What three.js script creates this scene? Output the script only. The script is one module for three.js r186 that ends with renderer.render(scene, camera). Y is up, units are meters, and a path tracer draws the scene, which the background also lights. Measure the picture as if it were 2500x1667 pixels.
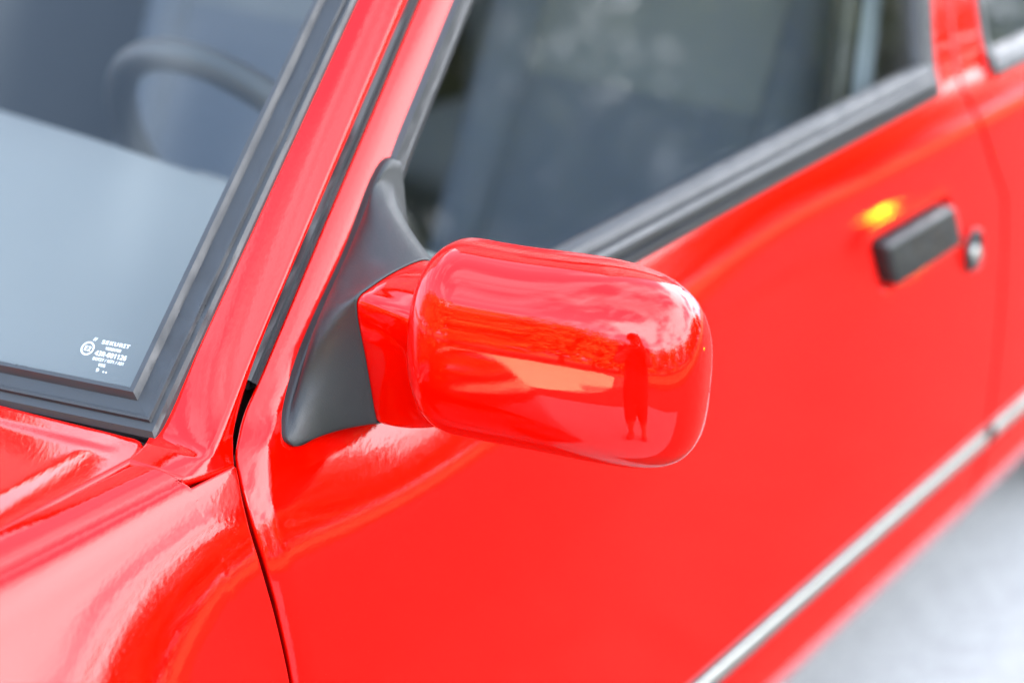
import * as THREE from 'three';
import { MarchingCubes } from 'three/addons/objects/MarchingCubes.js';
import { RoundedBoxGeometry } from 'three/addons/geometries/RoundedBoxGeometry.js';
import { ImprovedNoise } from 'three/addons/math/ImprovedNoise.js';
import { mergeGeometries, mergeVertices, toCreasedNormals } from 'three/addons/utils/BufferGeometryUtils.js';

// ------------------------------------------------------------------ camera, light, exposure
const W = 1024, H = 682;
const scene = new THREE.Scene();
const camera = new THREE.PerspectiveCamera(25.26, W / H, 0.02, 400);
camera.position.set(-0.698, 1.355, 0.656);
camera.lookAt(-0.698 + 0.704, 1.355 - 0.413, 0.656 - 0.577);
camera.focus = 0.93;
camera.userData.fStop = 2.8;
const renderer = new THREE.WebGLRenderer({ antialias: true });
renderer.setSize(W, H);
renderer.toneMapping = THREE.LinearToneMapping;
renderer.toneMappingExposure = 7.6;
renderer.shadowMap.enabled = true;

const V3 = (x, y, z) => new THREE.Vector3(x, y, z);
const lerp = THREE.MathUtils.lerp, clamp = THREE.MathUtils.clamp;
const sstep = (a, b, x) => { const t = clamp((x - a) / (b - a), 0, 1); return t * t * (3 - 2 * t); };
let seed = 7;
const rnd = () => { seed = (seed * 1664525 + 1013904223) >>> 0; return seed / 4294967296; };
const noise = new ImprovedNoise();
const fbm = (x, y, z, o = 4) => { let s = 0, a = 0.5; for (let i = 0; i < o; i++) { s += a * noise.noise(x, y, z); x *= 2.03; y *= 2.03; z *= 2.03; a *= 0.5; } return s; };

const SUN = V3(0.6, 0.62, -0.5).normalize();
const sun = new THREE.DirectionalLight(new THREE.Color(1, 0.93, 0.8), 5);
sun.position.copy(SUN).multiplyScalar(60);
sun.castShadow = true;
sun.shadow.mapSize.set(2048, 2048);
Object.assign(sun.shadow.camera, { left: -30, right: 30, top: 30, bottom: -30, near: 1, far: 140 });
scene.add(sun, sun.target);

{ // a summer sky: deep blue overhead, pale toward the horizon, broken white clouds
  const w = 1024, h = 512, d = new Float32Array(w * h * 4);
  for (let j = 0; j < h; j++) {
    const el = ((j + 0.5) / h - 0.5) * Math.PI, y = Math.sin(el), c = Math.cos(el);
    for (let i = 0; i < w; i++) {
      const az = ((i + 0.5) / w - 0.5) * 2 * Math.PI, x = Math.cos(az) * c, z = Math.sin(az) * c;
      const up = Math.max(y, 0), t = Math.pow(1 - up, 1.6);
      const cs = x * SUN.x + y * SUN.y + z * SUN.z, glow = 0.1 * Math.pow(Math.max(cs, 0), 6);
      let r = lerp(0.115, 0.46, t) + glow, g = lerp(0.18, 0.56, t) + glow, b = lerp(0.285, 0.74, t) + glow;
      if (y > 0) {
        const k = 1.5 / (y + 0.22), n = fbm(x * k + 3.1, z * k - 1.7, 0.6, 5) + 0.34 * (0.5 * x + 0.86 * z) - 0.02;
        const cov = sstep(-0.06, 0.3, n) * sstep(0.0, 0.12, y) * (1 - 0.75 * sstep(0.6, 0.95, y));
        const veil = 0.30 * sstep(-0.06, 0.34, fbm(x * 2.2 / (y + 0.3) + 5, z * 9 / (y + 0.3), 2.2, 4));
        r += veil * 0.9; g += veil; b += veil * 1.05;
        const lit = 1.38 + 0.3 * fbm(x * k * 2 + 9, z * k * 2, 4.2, 3);
        r = lerp(r, lit * 0.98, cov); g = lerp(g, lit, cov); b = lerp(b, lit * 1.05, cov);
      } else { const q = 0.25; r *= q; g *= q; b *= q; }
      const o = (j * w + i) * 4; d[o] = r; d[o + 1] = g; d[o + 2] = b; d[o + 3] = 1;
    }
  }
  const sky = new THREE.DataTexture(d, w, h, THREE.RGBAFormat, THREE.FloatType);
  sky.mapping = THREE.EquirectangularReflectionMapping;
  sky.minFilter = sky.magFilter = THREE.LinearFilter;
  sky.needsUpdate = true;
  scene.background = sky; scene.environment = sky;
}

// ------------------------------------------------------------------ helpers
const names = {};
function numbered(n) { const k = names[n] = (names[n] ?? -1) + 1; return k ? n + '_' + String(k).padStart(3, '0') : n; }
function tag(o, label, category, group, kind) {
  if (label) o.userData.label = label;
  if (category) o.userData.category = category;
  if (group) o.userData.group = group;
  if (kind) o.userData.kind = kind;
  return o;
}
function thing(name, pos = [0, 0, 0], turn = 0) { const g = new THREE.Group(); g.name = numbered(name); g.position.set(...pos); g.rotation.y = turn; scene.add(g); return g; }
function part(name, geo, mat, parent) { const m = new THREE.Mesh(geo, mat); m.name = name; m.castShadow = m.receiveShadow = true; parent.add(m); return m; }
function textureOf(size, f, srgb, rep = 1) { // f(u, v) -> [r, g, b] 0..1, tileable by its own doing
  const d = new Uint8Array(size * size * 4);
  for (let j = 0; j < size; j++) for (let i = 0; i < size; i++) { const c = f(i / size, j / size), o = (j * size + i) * 4; for (let k = 0; k < 3; k++) d[o + k] = clamp(Math.round(255 * c[k]), 0, 255); d[o + 3] = 255; }
  const t = new THREE.DataTexture(d, size, size);
  t.wrapS = t.wrapT = THREE.RepeatWrapping; t.magFilter = THREE.LinearFilter; t.minFilter = THREE.LinearMipmapLinearFilter; t.generateMipmaps = true;
  if (srgb) t.colorSpace = THREE.SRGBColorSpace;
  t.repeat.set(rep, rep); t.needsUpdate = true;
  return t;
}
// noise that tiles: a torus in 3-space stood in for by blending four shifted looks
function tileNoise(u, v, f, o) {
  const a = fbm(u * f, v * f, 1.3, o), b = fbm((u - 1) * f, v * f, 1.3, o), c = fbm(u * f, (v - 1) * f, 1.3, o), d = fbm((u - 1) * f, (v - 1) * f, 1.3, o);
  return lerp(lerp(a, b, u), lerp(c, d, u), v);
}
const uvOf = (p) => [p.x + p.z, p.y - 0.5 * p.z];
function meshFrom(pos, nu, nv, flip) {
  const P = new Float32Array(pos.length * 3), UV = new Float32Array(pos.length * 2), I = [];
  pos.forEach((p, k) => { P.set([p.x, p.y, p.z], k * 3); UV.set(uvOf(p), k * 2); });
  for (let i = 0; i < nu - 1; i++) for (let j = 0; j < nv - 1; j++) {
    const a = i * nv + j, b = a + nv, c = b + 1, d = a + 1;
    flip ? I.push(a, c, b, a, d, c) : I.push(a, b, c, a, c, d);
  }
  const g = new THREE.BufferGeometry();
  g.setAttribute('position', new THREE.BufferAttribute(P, 3)); g.setAttribute('uv', new THREE.BufferAttribute(UV, 2)); g.setIndex(I);
  g.computeVertexNormals();
  return g;
}
// a sheet-metal panel f(u, v), its chosen edges rolled over and turned inward as a flange. face: a direction that its outside faces
function panel(f, nu, nv, face, { roll = [0, 0, 0, 0], depth = 0.014, us, vs } = {}) {
  const list = (n, lo, hi, ext) => { const o = []; if (lo) for (let k = 6; k >= 1; k--) o.push([0, -k]); for (let i = 0; i < n; i++) o.push([ext ? ext[i] : i / (n - 1), 0]); if (hi) for (let k = 1; k <= 6; k++) o.push([1, k]); return o; };
  const U = list(us ? us.length : nu, roll[0], roll[1], us), Vv = list(vs ? vs.length : nv, roll[2], roll[3], vs), e = 1e-3, pos = [];
  const f2 = (u, v) => f(clamp(u, 0, 1), clamp(v, 0, 1));
  const sgn = f2(.5 + e, .5).clone().sub(f2(.5 - e, .5)).cross(f2(.5, .5 + e).clone().sub(f2(.5, .5 - e))).dot(face) < 0 ? -1 : 1;
  for (const [u, ku] of U) for (const [v, kv] of Vv) {
    const p = f2(u, v).clone();
    if (ku || kv) {
      const tu = f2(u + e, v).clone().sub(f2(u - e, v)), tv = f2(u, v + e).clone().sub(f2(u, v - e));
      const n = tu.clone().cross(tv).normalize().multiplyScalar(sgn);
      for (const [k, t, q, rr] of [[ku, tu, tv, ku < 0 ? roll[0] : roll[1]], [kv, tv, tu, kv < 0 ? roll[2] : roll[3]]]) if (k) {
        const s = t.clone().addScaledVector(q.clone().normalize(), -t.dot(q.clone().normalize())).normalize().multiplyScalar(Math.sign(k)), a = Math.min(Math.abs(k), 5) / 5 * Math.PI / 2;
        p.addScaledVector(s, rr * Math.sin(a)).addScaledVector(n, -rr * (1 - Math.cos(a)));
        if (Math.abs(k) === 6) p.addScaledVector(n, -depth);
      }
    }
    pos.push(p);
  }
  const e2 = 0.5, tu = f2(e2 + e, e2).clone().sub(f2(e2 - e, e2)), tv = f2(e2, e2 + e).clone().sub(f2(e2, e2 - e));
  return meshFrom(pos, U.length, Vv.length, tu.cross(tv).dot(face) < 0);
}
function curve(pts) { return new THREE.CatmullRomCurve3(pts.map((p) => V3(...p)), false, 'centripetal'); }
// piecewise-linear and smooth look-up of y(x) in a list of pairs sorted by x
function herm(K, Vv, y) {
  const n = K.length; y = clamp(y, K[0], K[n - 1] - 1e-9);
  let i = 0; while (i < n - 2 && K[i + 1] <= y) i++;
  const m = (j) => { if (j === 0) return (Vv[1] - Vv[0]) / (K[1] - K[0]); if (j === n - 1) return (Vv[n - 1] - Vv[n - 2]) / (K[n - 1] - K[n - 2]); const a = (Vv[j] - Vv[j - 1]) / (K[j] - K[j - 1]), b = (Vv[j + 1] - Vv[j]) / (K[j + 1] - K[j]), h0 = K[j] - K[j - 1], h1 = K[j + 1] - K[j]; return (a * h1 + b * h0) / (h0 + h1); };
  const h = K[i + 1] - K[i], t = (y - K[i]) / h, t2 = t * t, t3 = t2 * t;
  return (2 * t3 - 3 * t2 + 1) * Vv[i] + (t3 - 2 * t2 + t) * h * m(i) + (-2 * t3 + 3 * t2) * Vv[i + 1] + (t3 - t2) * h * m(i + 1);
}
function lin(K, Vv, x) { const n = K.length; let i = 0; while (i < n - 2 && K[i + 1] < x) i++; return Vv[i] + (Vv[i + 1] - Vv[i]) * (x - K[i]) / (K[i + 1] - K[i]); }
function box(w, h, d, x, y, z, r = 0.004) { const g = new RoundedBoxGeometry(w, h, d, 2, Math.min(r, w / 2.01, h / 2.01, d / 2.01)); g.translate(x, y, z); return g; }
// a profile of [y, z] points (closed or open) swept straight along x
function extrudeX(prof, x0, x1, crease = 0.6) {
  const pos = []; for (const x of [x0, x1]) for (const [y, z] of prof) pos.push(V3(typeof x === 'number' ? x : x, y, z));
  return toCreasedNormals(meshFrom(pos, 2, prof.length, false), crease);
}
// loft between rings of points (each ring an array of Vector3, same length), optionally capped
function loft(rings, closed = true, flip = false, cap = false) {
  const n = rings[0].length, pos = []; for (const r of rings) { for (const p of r) pos.push(p); if (closed) pos.push(r[0]); }
  let g = meshFrom(pos, rings.length, closed ? n + 1 : n, flip);
  if (closed) { g.deleteAttribute('normal'); const uv = g.attributes.uv; g = mergeVertices(g, 1e-6); g.computeVertexNormals(); }
  if (cap) { const last = rings[rings.length - 1], c = last.reduce((s, p) => s.add(p), V3(0, 0, 0)).divideScalar(n), P = [], I = []; [c, ...last].forEach((p) => P.push(p.x, p.y, p.z)); for (let k = 0; k < n; k++) flip ? I.push(0, 1 + (k + 1) % n, 1 + k) : I.push(0, 1 + k, 1 + (k + 1) % n); const q = new THREE.BufferGeometry(); q.setAttribute('position', new THREE.Float32BufferAttribute(P, 3)); const u = []; [c, ...last].forEach((p) => u.push(...uvOf(p))); q.setAttribute('uv', new THREE.Float32BufferAttribute(u, 2)); q.setIndex(I); q.computeVertexNormals(); g = mergeGeometries([g, q]); }
  return g;
}

// ------------------------------------------------------------------ materials
const peel = textureOf(512, (u, v) => { const n = 0.5 + 1.1 * tileNoise(u, v, 40, 2); return [n, n, n]; }, false, 1 / 0.128);
const peelBroad = 0;
const coat = textureOf(1024, () => { const q = rnd(), k = q > 0.9994 ? 0.5 * rnd() : 0; return [lerp(0.80, 0.7, k), lerp(0.0205, 0.62, k), lerp(0.0, 0.58, k)]; }, true, 1 / 0.45);
const paint = new THREE.MeshPhysicalMaterial({ map: coat, roughness: 0.035, ior: 1.5, bumpMap: peel, bumpScale: 4.2e-5 });
const glossPaint = new THREE.MeshPhysicalMaterial({ map: coat, roughness: 0.03, ior: 1.5, bumpMap: peel, bumpScale: 8e-6 });
const grain = textureOf(512, (u, v) => { const n = 0.5 + 1.2 * tileNoise(u, v, 70, 2); return [n, n, n]; }, false, 1 / 0.06);
const wear = textureOf(512, (u, v) => { const n = 0.46 + 0.5 * tileNoise(u, v, 9, 5); return [n, n, n]; }, false, 1 / 0.2);
const plastic = new THREE.MeshStandardMaterial({ color: new THREE.Color().setRGB(0.02, 0.0225, 0.0245), roughness: 0.95, roughnessMap: wear, bumpMap: grain, bumpScale: 1.2e-4 });
const rubber = new THREE.MeshStandardMaterial({ color: new THREE.Color().setRGB(0.028, 0.03, 0.034), roughness: 0.9, roughnessMap: wear, bumpMap: grain, bumpScale: 2e-5 });
const black = new THREE.MeshStandardMaterial({ color: new THREE.Color().setRGB(0.008, 0.008, 0.009), roughness: 0.6 });
const shut = new THREE.MeshStandardMaterial({ color: new THREE.Color().setRGB(0.1, 0.002, 0.002), roughness: 0.6 });
const screenGlass = new THREE.MeshPhysicalMaterial({ color: new THREE.Color().setRGB(0.9, 0.94, 0.93), roughness: 0, transmission: 1, ior: 1.5, thickness: 0 });
const sideGlass = new THREE.MeshPhysicalMaterial({ color: new THREE.Color().setRGB(0.86, 0.92, 0.9), roughness: 0, transmission: 1, ior: 1.44, thickness: 0 });
const chrome = new THREE.MeshStandardMaterial({ color: new THREE.Color().setRGB(0.86, 0.87, 0.87), metalness: 1, roughness: 0.4 });
const mirrorGlass = new THREE.MeshStandardMaterial({ color: 0xdddddd, metalness: 1, roughness: 0.02 });
const tweedTex = textureOf(256, (u, v) => { const c = Math.sin(u * 2 * Math.PI * 32) * Math.sin(v * 2 * Math.PI * 32), q = tileNoise(u, v, 90, 2); const k = 0.33 + 0.2 * c + 0.4 * q, b = tileNoise(v, u, 60, 1); return [k * (1 + 0.5 * b) * 0.9, k * 0.98, k * (1.12 - 0.4 * b)]; }, true, 1 / 0.16);
const tweed = new THREE.MeshStandardMaterial({ map: tweedTex, roughness: 0.95 });
const velour = new THREE.MeshStandardMaterial({ color: new THREE.Color().setRGB(0.125, 0.14, 0.155), roughness: 0.95 });
const lining = new THREE.MeshStandardMaterial({ color: new THREE.Color().setRGB(0.3, 0.3, 0.29), roughness: 0.9 });
const dashMat = new THREE.MeshStandardMaterial({ color: new THREE.Color().setRGB(0.16, 0.165, 0.17), roughness: 0.85, bumpMap: grain, bumpScale: 6e-5 });

// ------------------------------------------------------------------ the shape of the car's side
const KY = [.28, .31, .335, .37, .42, .47, .55, .65, .735, .80, .86, .885, .900, .910, .920, .935, .96, 1.0, 1.1, 1.3];
const KR = [-.02, .012, .028, .043, .0515, .0540, .0520, .047, .0410, .0340, .0272, .0220, .0168, .0126, .0078, -.001, -.0125, -.0265, -.059, -.1235];
const KF = [-.02, .012, .028, .043, .0520, .0545, .0555, .0585, .0593, .0545, .0430, .0322, .0232, .0165, .0085, .001, -.0095, -.0250, -.059, -.1235];
function side(x, y) {
  const t = sstep(0.53, 0.07, x), d = y - 0.735;
  return lerp(herm(KY, KR, y), herm(KY, KF, y), t) - 0.03 * (Math.sqrt(d * d + 9e-6) - 0.003) * Math.exp(-d * d / 0.0016);
}
// the gap in front of the door: its front edge x(y)
const gapY = [.30, .55, .7651, .8154, .8531, .8793, .8990, .9108, .9163, .9281, .9352, .9552, 1.0286, 1.1296, 1.30], gapX = [-.160, -.170, -.1789, -.1818, -.1838, -.1826, -.1772, -.1702, -.1629, -.1470, -.1365, -.1107, -.0209, .0976, .298];

const doorFront = (y) => herm(gapY, gapX, y), frameInner = (y) => doorFront(y) + lerp(.040, .0265, sstep(.95, 1.06, y));
const rearY = [.30, .4811, .5959, .7261, .7782, .8365, .8970, .9197, 1.0086, 1.30], rearX = [.955, .9631, .9684, .9643, .9590, .9155, .8783, .8666, .8877, .952];
const doorRear = (y) => lin(rearY, rearX, y);
const rearInner = (y) => 0.811 + (y - 0.93) * 0.34; // the window's rear upright
function doorZ(x, y) {
  let z = side(x, y);
  const up = sstep(0.87, 0.94, y), w = lerp(0.016, 0.024, up), a = lerp(0.0035, 0.0095, up), d = Math.max(0, (x - doorFront(y)) * lerp(1, 0.68, up));
  if (d < w) z -= a * (1 - d / w) ** 2;
  // pocket for the pull handle
  if (x > 0.58 && x < 0.86 && y > 0.72 && y < 0.87) { const u = Math.abs(x - 0.7290 + (y - 0.7895) * 0.5) - 0.081, w = Math.abs(y - 0.7895) - 0.0205, sd = Math.hypot(Math.max(u, 0), Math.max(w, 0)) + Math.min(Math.max(u, w), 0) - 0.011; z += 0.0012 * Math.exp(-((sd - 0.005) ** 2) / 1.6e-5) - 0.0085 * sstep(0.002, -0.0045, sd); }
  // the hollow pressed into the skin round the foot of the mirror
  const ex = (x + 0.055) / 0.085, ey = (y - 0.893 - 0.05 * (x + 0.055)) / 0.034;
  z -= 0.0055 * Math.exp(-(ex * ex) - ey * ey);
  return z;
}

// ------------------------------------------------------------------ the car
const car = thing('red_car');
tag(car, 'glossy red four-door car with black-footed red wing mirror, seen close along its side', 'car');

{ // front door: skin, window frame in front and behind, all one pressing
  const door = part('front_door', (() => {
    const g = [];
    const rowsLo = [], N1 = 90; for (let i = 0; i <= N1; i++) rowsLo.push(lerp(0.31, 0.934, 1 - (1 - i / N1) ** 1.5)); for (let i = 0; i <= 60; i++) rowsLo.push(0.7451 + 0.0951 * i / 60); rowsLo.sort((p, q) => p - q);
    const skinX = (s, y) => { const a = doorFront(y), b = frameInner(Math.max(y, .9)) + Math.min(0, y - .9) * .1, c = y > 0.934 ? rearInner(y) : lerp(0.862, rearInner(0.934), sstep(0.86, 0.934, y)), e = doorRear(y) - 0.0055; return s < 1 ? lerp(a, b, s) : s < 2 ? lerp(b, c, s - 1) : lerp(c, e, s - 2); };
    const cols = []; for (let i = 0; i <= 24; i++) cols.push(i / 24); for (let i = 1; i <= 90; i++) cols.push(1 + (i / 90) ** 1.4); for (let i = 0; i <= 110; i++) cols.push(1.7031 + 0.2743 * i / 110); cols.sort((p, q) => p - q); for (let i = 1; i <= 10; i++) cols.push(2 + i / 10);
    const at = (s, y) => { const x = skinX(s, y); return V3(x, y, doorZ(x, y)); };
    const edge = (s0, y, sg, k) => { // rolled front (sg -1) or rear (sg +1) edge
      const p = at(s0, y), r = 0.0022, a = Math.min(k, 5) / 5 * Math.PI / 2, q = at(s0, y + 0.002), t = q.sub(p).normalize();
      const across = at(s0 - sg * 0.02, y).sub(p).negate(); across.addScaledVector(t, -across.dot(t)).normalize();
      const n = across.clone().cross(t).multiplyScalar(sg > 0 ? 1 : -1).normalize();
      return p.addScaledVector(across, r * Math.sin(a)).addScaledVector(n, -r * (1 - Math.cos(a)) - (k === 6 ? 0.02 : 0));
    };
    const grid = (rows, c, lo, hi) => { const pos = []; const L = []; if (lo) for (let k = 6; k >= 1; k--) L.push([c[0], -k]); for (const s of c) L.push([s, 0]); if (hi) for (let k = 1; k <= 6; k++) L.push([c[c.length - 1], k]); for (const [s, k] of L) for (const y of rows) pos.push(k ? edge(s, y, Math.sign(k), Math.abs(k)) : at(s, y)); return meshFrom(pos, L.length, rows.length, false); };
    g.push(grid(rowsLo, cols, true, true));
    const rowsHi = []; for (let i = 0; i <= 70; i++) rowsHi.push(lerp(0.934, 1.29, (i / 70) ** 1.2));
    g.push(grid(rowsHi, cols.filter((s) => s <= 1), true, false));
    g.push(grid(rowsHi, cols.filter((s) => s >= 2), false, true));
    let m = mergeGeometries(g); m.deleteAttribute('normal'); m = mergeVertices(m, 2e-5); m.computeVertexNormals();
    return m;
  })(), paint, car);
  door.userData.label = 'red front door with black pull handle and bright trim strip';

  // handle: dark cup in the skin, black grip flap, rounded
  const hz = side(0.71, 0.795);
  { const s = new THREE.Shape(), pts = [[.638, .8150], [.795, .8150], [.820, .7645], [.660, .7645]];
    const c = pts.map((p) => new THREE.Vector2(...p)), r = 0.009;
    for (let i = 0; i < 4; i++) { const a = c[(i + 3) % 4], b = c[i], d = c[(i + 1) % 4]; const p = b.clone().add(a.clone().sub(b).setLength(r)), q = b.clone().add(d.clone().sub(b).setLength(r)); i ? s.lineTo(p.x, p.y) : s.moveTo(p.x, p.y); s.quadraticCurveTo(b.x, b.y, q.x, q.y); }
    s.closePath();
    const grip = new THREE.ExtrudeGeometry(s, { depth: 0.014, bevelEnabled: true, bevelThickness: 0.005, bevelSize: 0.006, bevelOffset: -0.006, bevelSegments: 5, curveSegments: 8 });
    
    const p = grip.attributes.position; for (let i = 0; i < p.count; i++) p.setZ(i, p.getZ(i) + side(p.getX(i), p.getY(i)) - 0.005);
    grip.computeVertexNormals(); part('handle', toCreasedNormals(grip, 0.5), plastic, door);
  }
  { // key lock: black escutcheon with bright barrel
    const y = 0.742, x = 0.867, z = side(x, y), tilt = 0.09;
    const a = new THREE.LatheGeometry([[0, 0], [0.0145, 0], [0.0145, .003], [0.0175, .0045], [0.0195, .003], [0.0205, -.001]].map((p) => new THREE.Vector2(...p)), 36); a.rotateX(Math.PI / 2 - tilt); a.scale(1.0, 1.25, 1); a.translate(x, y, z + 0.004);
    const l = part('lock', a, plastic, door);
    const b = new THREE.LatheGeometry([[0, .0035], [0.007, .0035], [0.0085, .0025], [0.0085, -.001]].map((p) => new THREE.Vector2(...p)), 28); b.rotateX(Math.PI / 2 - tilt); b.translate(x + 0.001, y - 0.003, z + 0.0045);
    part('barrel', b, chrome, l);
  }
}
{ // bright trim strips along the doors
  const prof = []; for (let i = 0; i <= 14; i++) { const a = lerp(-0.5, 0.5, i / 14) * Math.PI; prof.push([0.4735 + 0.0105 * Math.sin(a), 0.0515 + 0.0085 * Math.cos(a) ** 0.7]); }
  const run = (x0, x1) => { const pos = []; for (let k = 0; k <= 20; k++) for (const [y, z] of prof) pos.push(V3(lerp(x0, x1, k / 20), y, z)); return meshFrom(pos, 21, prof.length, false); };
  const bed = (x0, x1) => { const b = [[.458, .0525], [.4595, .0575], [.4875, .0575], [.489, .0525]]; return extrudeX(b, x0, x1); };
  const a = part('trim_strip', run(-0.155, 0.951), chrome, car), b = part('trim_strip', run(0.973, 1.85), chrome, car);
  part('strip_backing', bed(-0.156, 0.958), rubber, a); part('strip_backing', bed(0.967, 1.85), rubber, b);
}
{ // rear door
  const f = (u, v) => { const y = lerp(0.31, 0.934, 1 - (1 - v) ** 1.4), x = lerp(doorRear(y) + 0.0062, 1.9, u); return V3(x, y, side(x, y)); };
  const g1 = panel(f, 30, 70, V3(0, 0, 1), { roll: [0.0022, 0, 0, 0], depth: 0.018 });
  const f2 = (u, v) => { const y = lerp(0.934, 1.29, v), x0 = doorRear(y) + 0.0062, x1 = 0.9415 + (y - 0.921) * 0.12, x = lerp(x0, x1, u); return V3(x, y, side(x, y)); };
  const g2 = panel(f2, 8, 30, V3(0, 0, 1), { roll: [0.0022, 0.003, 0, 0], depth: 0.018 });
  const d = part('rear_door', mergeGeometries([g1, g2]), paint, car);
  const prof = [[.903, .0185], [.904, .0225], [.911, .022], [.915, .0175], [.917, .0205], [.924, .0165], [.930, .0085], [.9315, .003], [.925, -.004]];
  const pos = []; for (let k = 0; k <= 8; k++) for (const [y, z] of prof) { const x = lerp(0.9425, 1.8, k / 8); pos.push(V3(x, y + 0.016, z - 0.008)); }
  part('window_seal', toCreasedNormals(meshFrom(pos, 9, prof.length, false), 0.5), rubber, d);
  const up = []; for (let k = 0; k <= 12; k++) { const y = lerp(0.925, 1.29, k / 12), x = 0.9415 + (y - 0.921) * 0.12, z = side(x, y); for (const [dx, dz] of [[0, 0], [0.002, .004], [.012, .003], [.014, -.006]]) up.push(V3(x + dx, y, z + dz)); }
  part('window_channel', toCreasedNormals(meshFrom(up, 13, 4, true), 0.5), rubber, d);
  const gl = new THREE.BufferGeometry(); const zz = (y) => side(1.2, y) - 0.008;
  gl.setAttribute('position', new THREE.Float32BufferAttribute([.95, .915, zz(.915), 1.8, .915, zz(.915), 1.8, 1.29, zz(1.29), .99, 1.29, zz(1.29)], 3)); gl.setIndex([0, 1, 2, 0, 2, 3]); gl.computeVertexNormals();
  part('window_glass', gl, sideGlass, d);
}
{ // front door glass, outer weather strip and channels
  const door = car.children.find((c) => c.name === 'front_door');
  const gz = (y) => -(y - 0.92) * 0.325 - 0.0095;
  const gl = new THREE.BufferGeometry(), gp = []; for (const [x, y] of [[-.12, .905], [.83, .905], [.95, 1.29], [.31, 1.29], [.118, 1.12], [.0, 1.02]]) gp.push(x, y, gz(y));
  gl.setAttribute('position', new THREE.Float32BufferAttribute(gp, 3)); gl.setIndex([0, 1, 5, 5, 1, 4, 4, 1, 2, 4, 2, 3]); gl.computeVertexNormals(); part('window_glass', gl, sideGlass, door);
  const pos = [], prof = [[.9035, -.001], [.9045, .0035], [.9125, .0030], [.9135, -.003], [.9155, -.003], [.9165, .001], [.922, -.0005], [.9255, -.004], [.9262, -.009], [.928, -.010], [.930, -.0075], [.9345, -.011], [.937, -.018], [.936, -.024], [.925, -.027]];
  for (let k = 0; k <= 40; k++) { const x = lerp(-0.06, 0.806, k / 40), r = lerp(0.0035, 0.0215, clamp((x - 0.1) / 0.7, 0, 1)), zs = side(x, .9055 + r * 0.6) - r * 0.1; for (const [y, z] of prof) pos.push(V3(x, y + r, zs + z)); }
  part('window_seal', toCreasedNormals(meshFrom(pos, 41, prof.length, false), 0.5), rubber, door);
  // channel along the pillar, from the roof down to the mirror's foot
  const ch = []; for (let k = 0; k <= 40; k++) { const y = lerp(1.0, 1.29, k / 40), x = frameInner(y), z = side(x, y); for (const [d, dz] of [[-.001, -.001], [0.001, .0035], [.0075, .004], [.009, .001], [.0125, .0025], [.0195, -.001], [.021, -.007], [.020, -.014]]) ch.push(V3(x + d * 0.86, y - d * 0.62, z + dz)); }
  part('window_channel', toCreasedNormals(meshFrom(ch, 41, 8, true), 0.5), rubber, door);
  const cr = []; for (let k = 0; k <= 16; k++) { const y = lerp(0.931, 1.29, k / 16), x = rearInner(y), z = side(x, y); for (const [d, dz] of [[.001, -.001], [0, .005], [-.012, .0055], [-.014, .003], [-.027, .003], [-.030, -.008]]) cr.push(V3(x + d, y, z + dz)); }
  part('window_channel', toCreasedNormals(meshFrom(cr, 17, 6, false), 0.5), rubber, door);
}
// black seal filling the gap between pillar and door frame
{ const ring = []; for (let k = 0; k <= 40; k++) { const y = lerp(0.9385, 1.29, k / 40), x = doorFront(y) - 0.0084, p = V3(x, y, side(x, y) - 0.0125), x2 = doorFront(y + 0.01) - 0.0084, t = V3(x2, y + 0.01, side(x2, y + 0.01) - 0.0125).sub(p).normalize(); const n = V3(-0.3, 0.35, 0.89), a = t.clone().cross(n).normalize(); const m = a.clone().cross(t).normalize(); const r = []; for (const [q, h] of [[-.0052, -.012], [-.0052, -.001], [-.0042, .0025], [-.001, .0036], [.0012, .0022], [.0022, .0036], [.0042, .0026], [.0052, -.001], [.0052, -.012]]) r.push(p.clone().addScaledVector(a, q).addScaledVector(m, h)); ring.push(r); }
  part('door_seal', toCreasedNormals(loft([...ring], true, true, false), 0.7), rubber, car); }

{ // windscreen pillar
  const inn = curve([[-.2307, .921, -.0174], [-.2135, .922, -.0245], [-.2023, .9222, -.0332], [-.1549, .9630, -.0458], [-.0631, 1.0410, -.0687], [.048, 1.1355, -.0973], [.20, 1.265, -.1365]]);
  const crest = curve([[-.2126, .9113, .0146], [-.2000, .9146, .0120], [-.1860, .9190, .0086], [-.1323, .9608, -.0088], [-.026, 1.0495, -.0413], [.0736, 1.1345, -.0704], [.226, 1.265, -.113]]);
  const gap = curve([[-.1813, .9081, .0137], [-.1760, .9135, .0080], [-.1690, .9200, .0018], [-.1170, .9667, -.0204], [-.0080, 1.0560, -.0533], [.0835, 1.1318, -.0785], [.238, 1.262, -.120]]);
  const f = (u, v) => { // u along, v across
    const t = u, a = inn.getPoint(t), c = crest.getPoint(t), d = gap.getPoint(t), k = 0.83, r = 0.12;
    if (v < k - r) { const p = a.clone().lerp(c, v / k); return p.addScaledVector(V3(-.5, .75, .42), 0.0016 * Math.sin(Math.PI * v / k)); }
    const s = clamp((v - (k - r)) / (1 - k + r), 0, 1), p0 = a.clone().lerp(c, (k - r) / k), p1 = c, p2 = d, q = p0.addScaledVector(V3(-.5, .75, .42), 0.0016 * Math.sin(Math.PI * (k - r) / k)); // quadratic bend over the crest
    const b0 = (1 - s) ** 2, b1 = 2 * s * (1 - s), b2 = s * s; return q.multiplyScalar(b0).addScaledVector(p1, b1).addScaledVector(p2, b2);
  };
  const us = []; for (let i = 0; i <= 90; i++) us.push((i / 90) ** 1.5);
  part('windscreen_pillar', panel(f, 0, 70, V3(-.5, .7, .5), { roll: [0.0035, 0, 0.001, 0.002], depth: 0.016, us }), paint, car);
}
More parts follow.
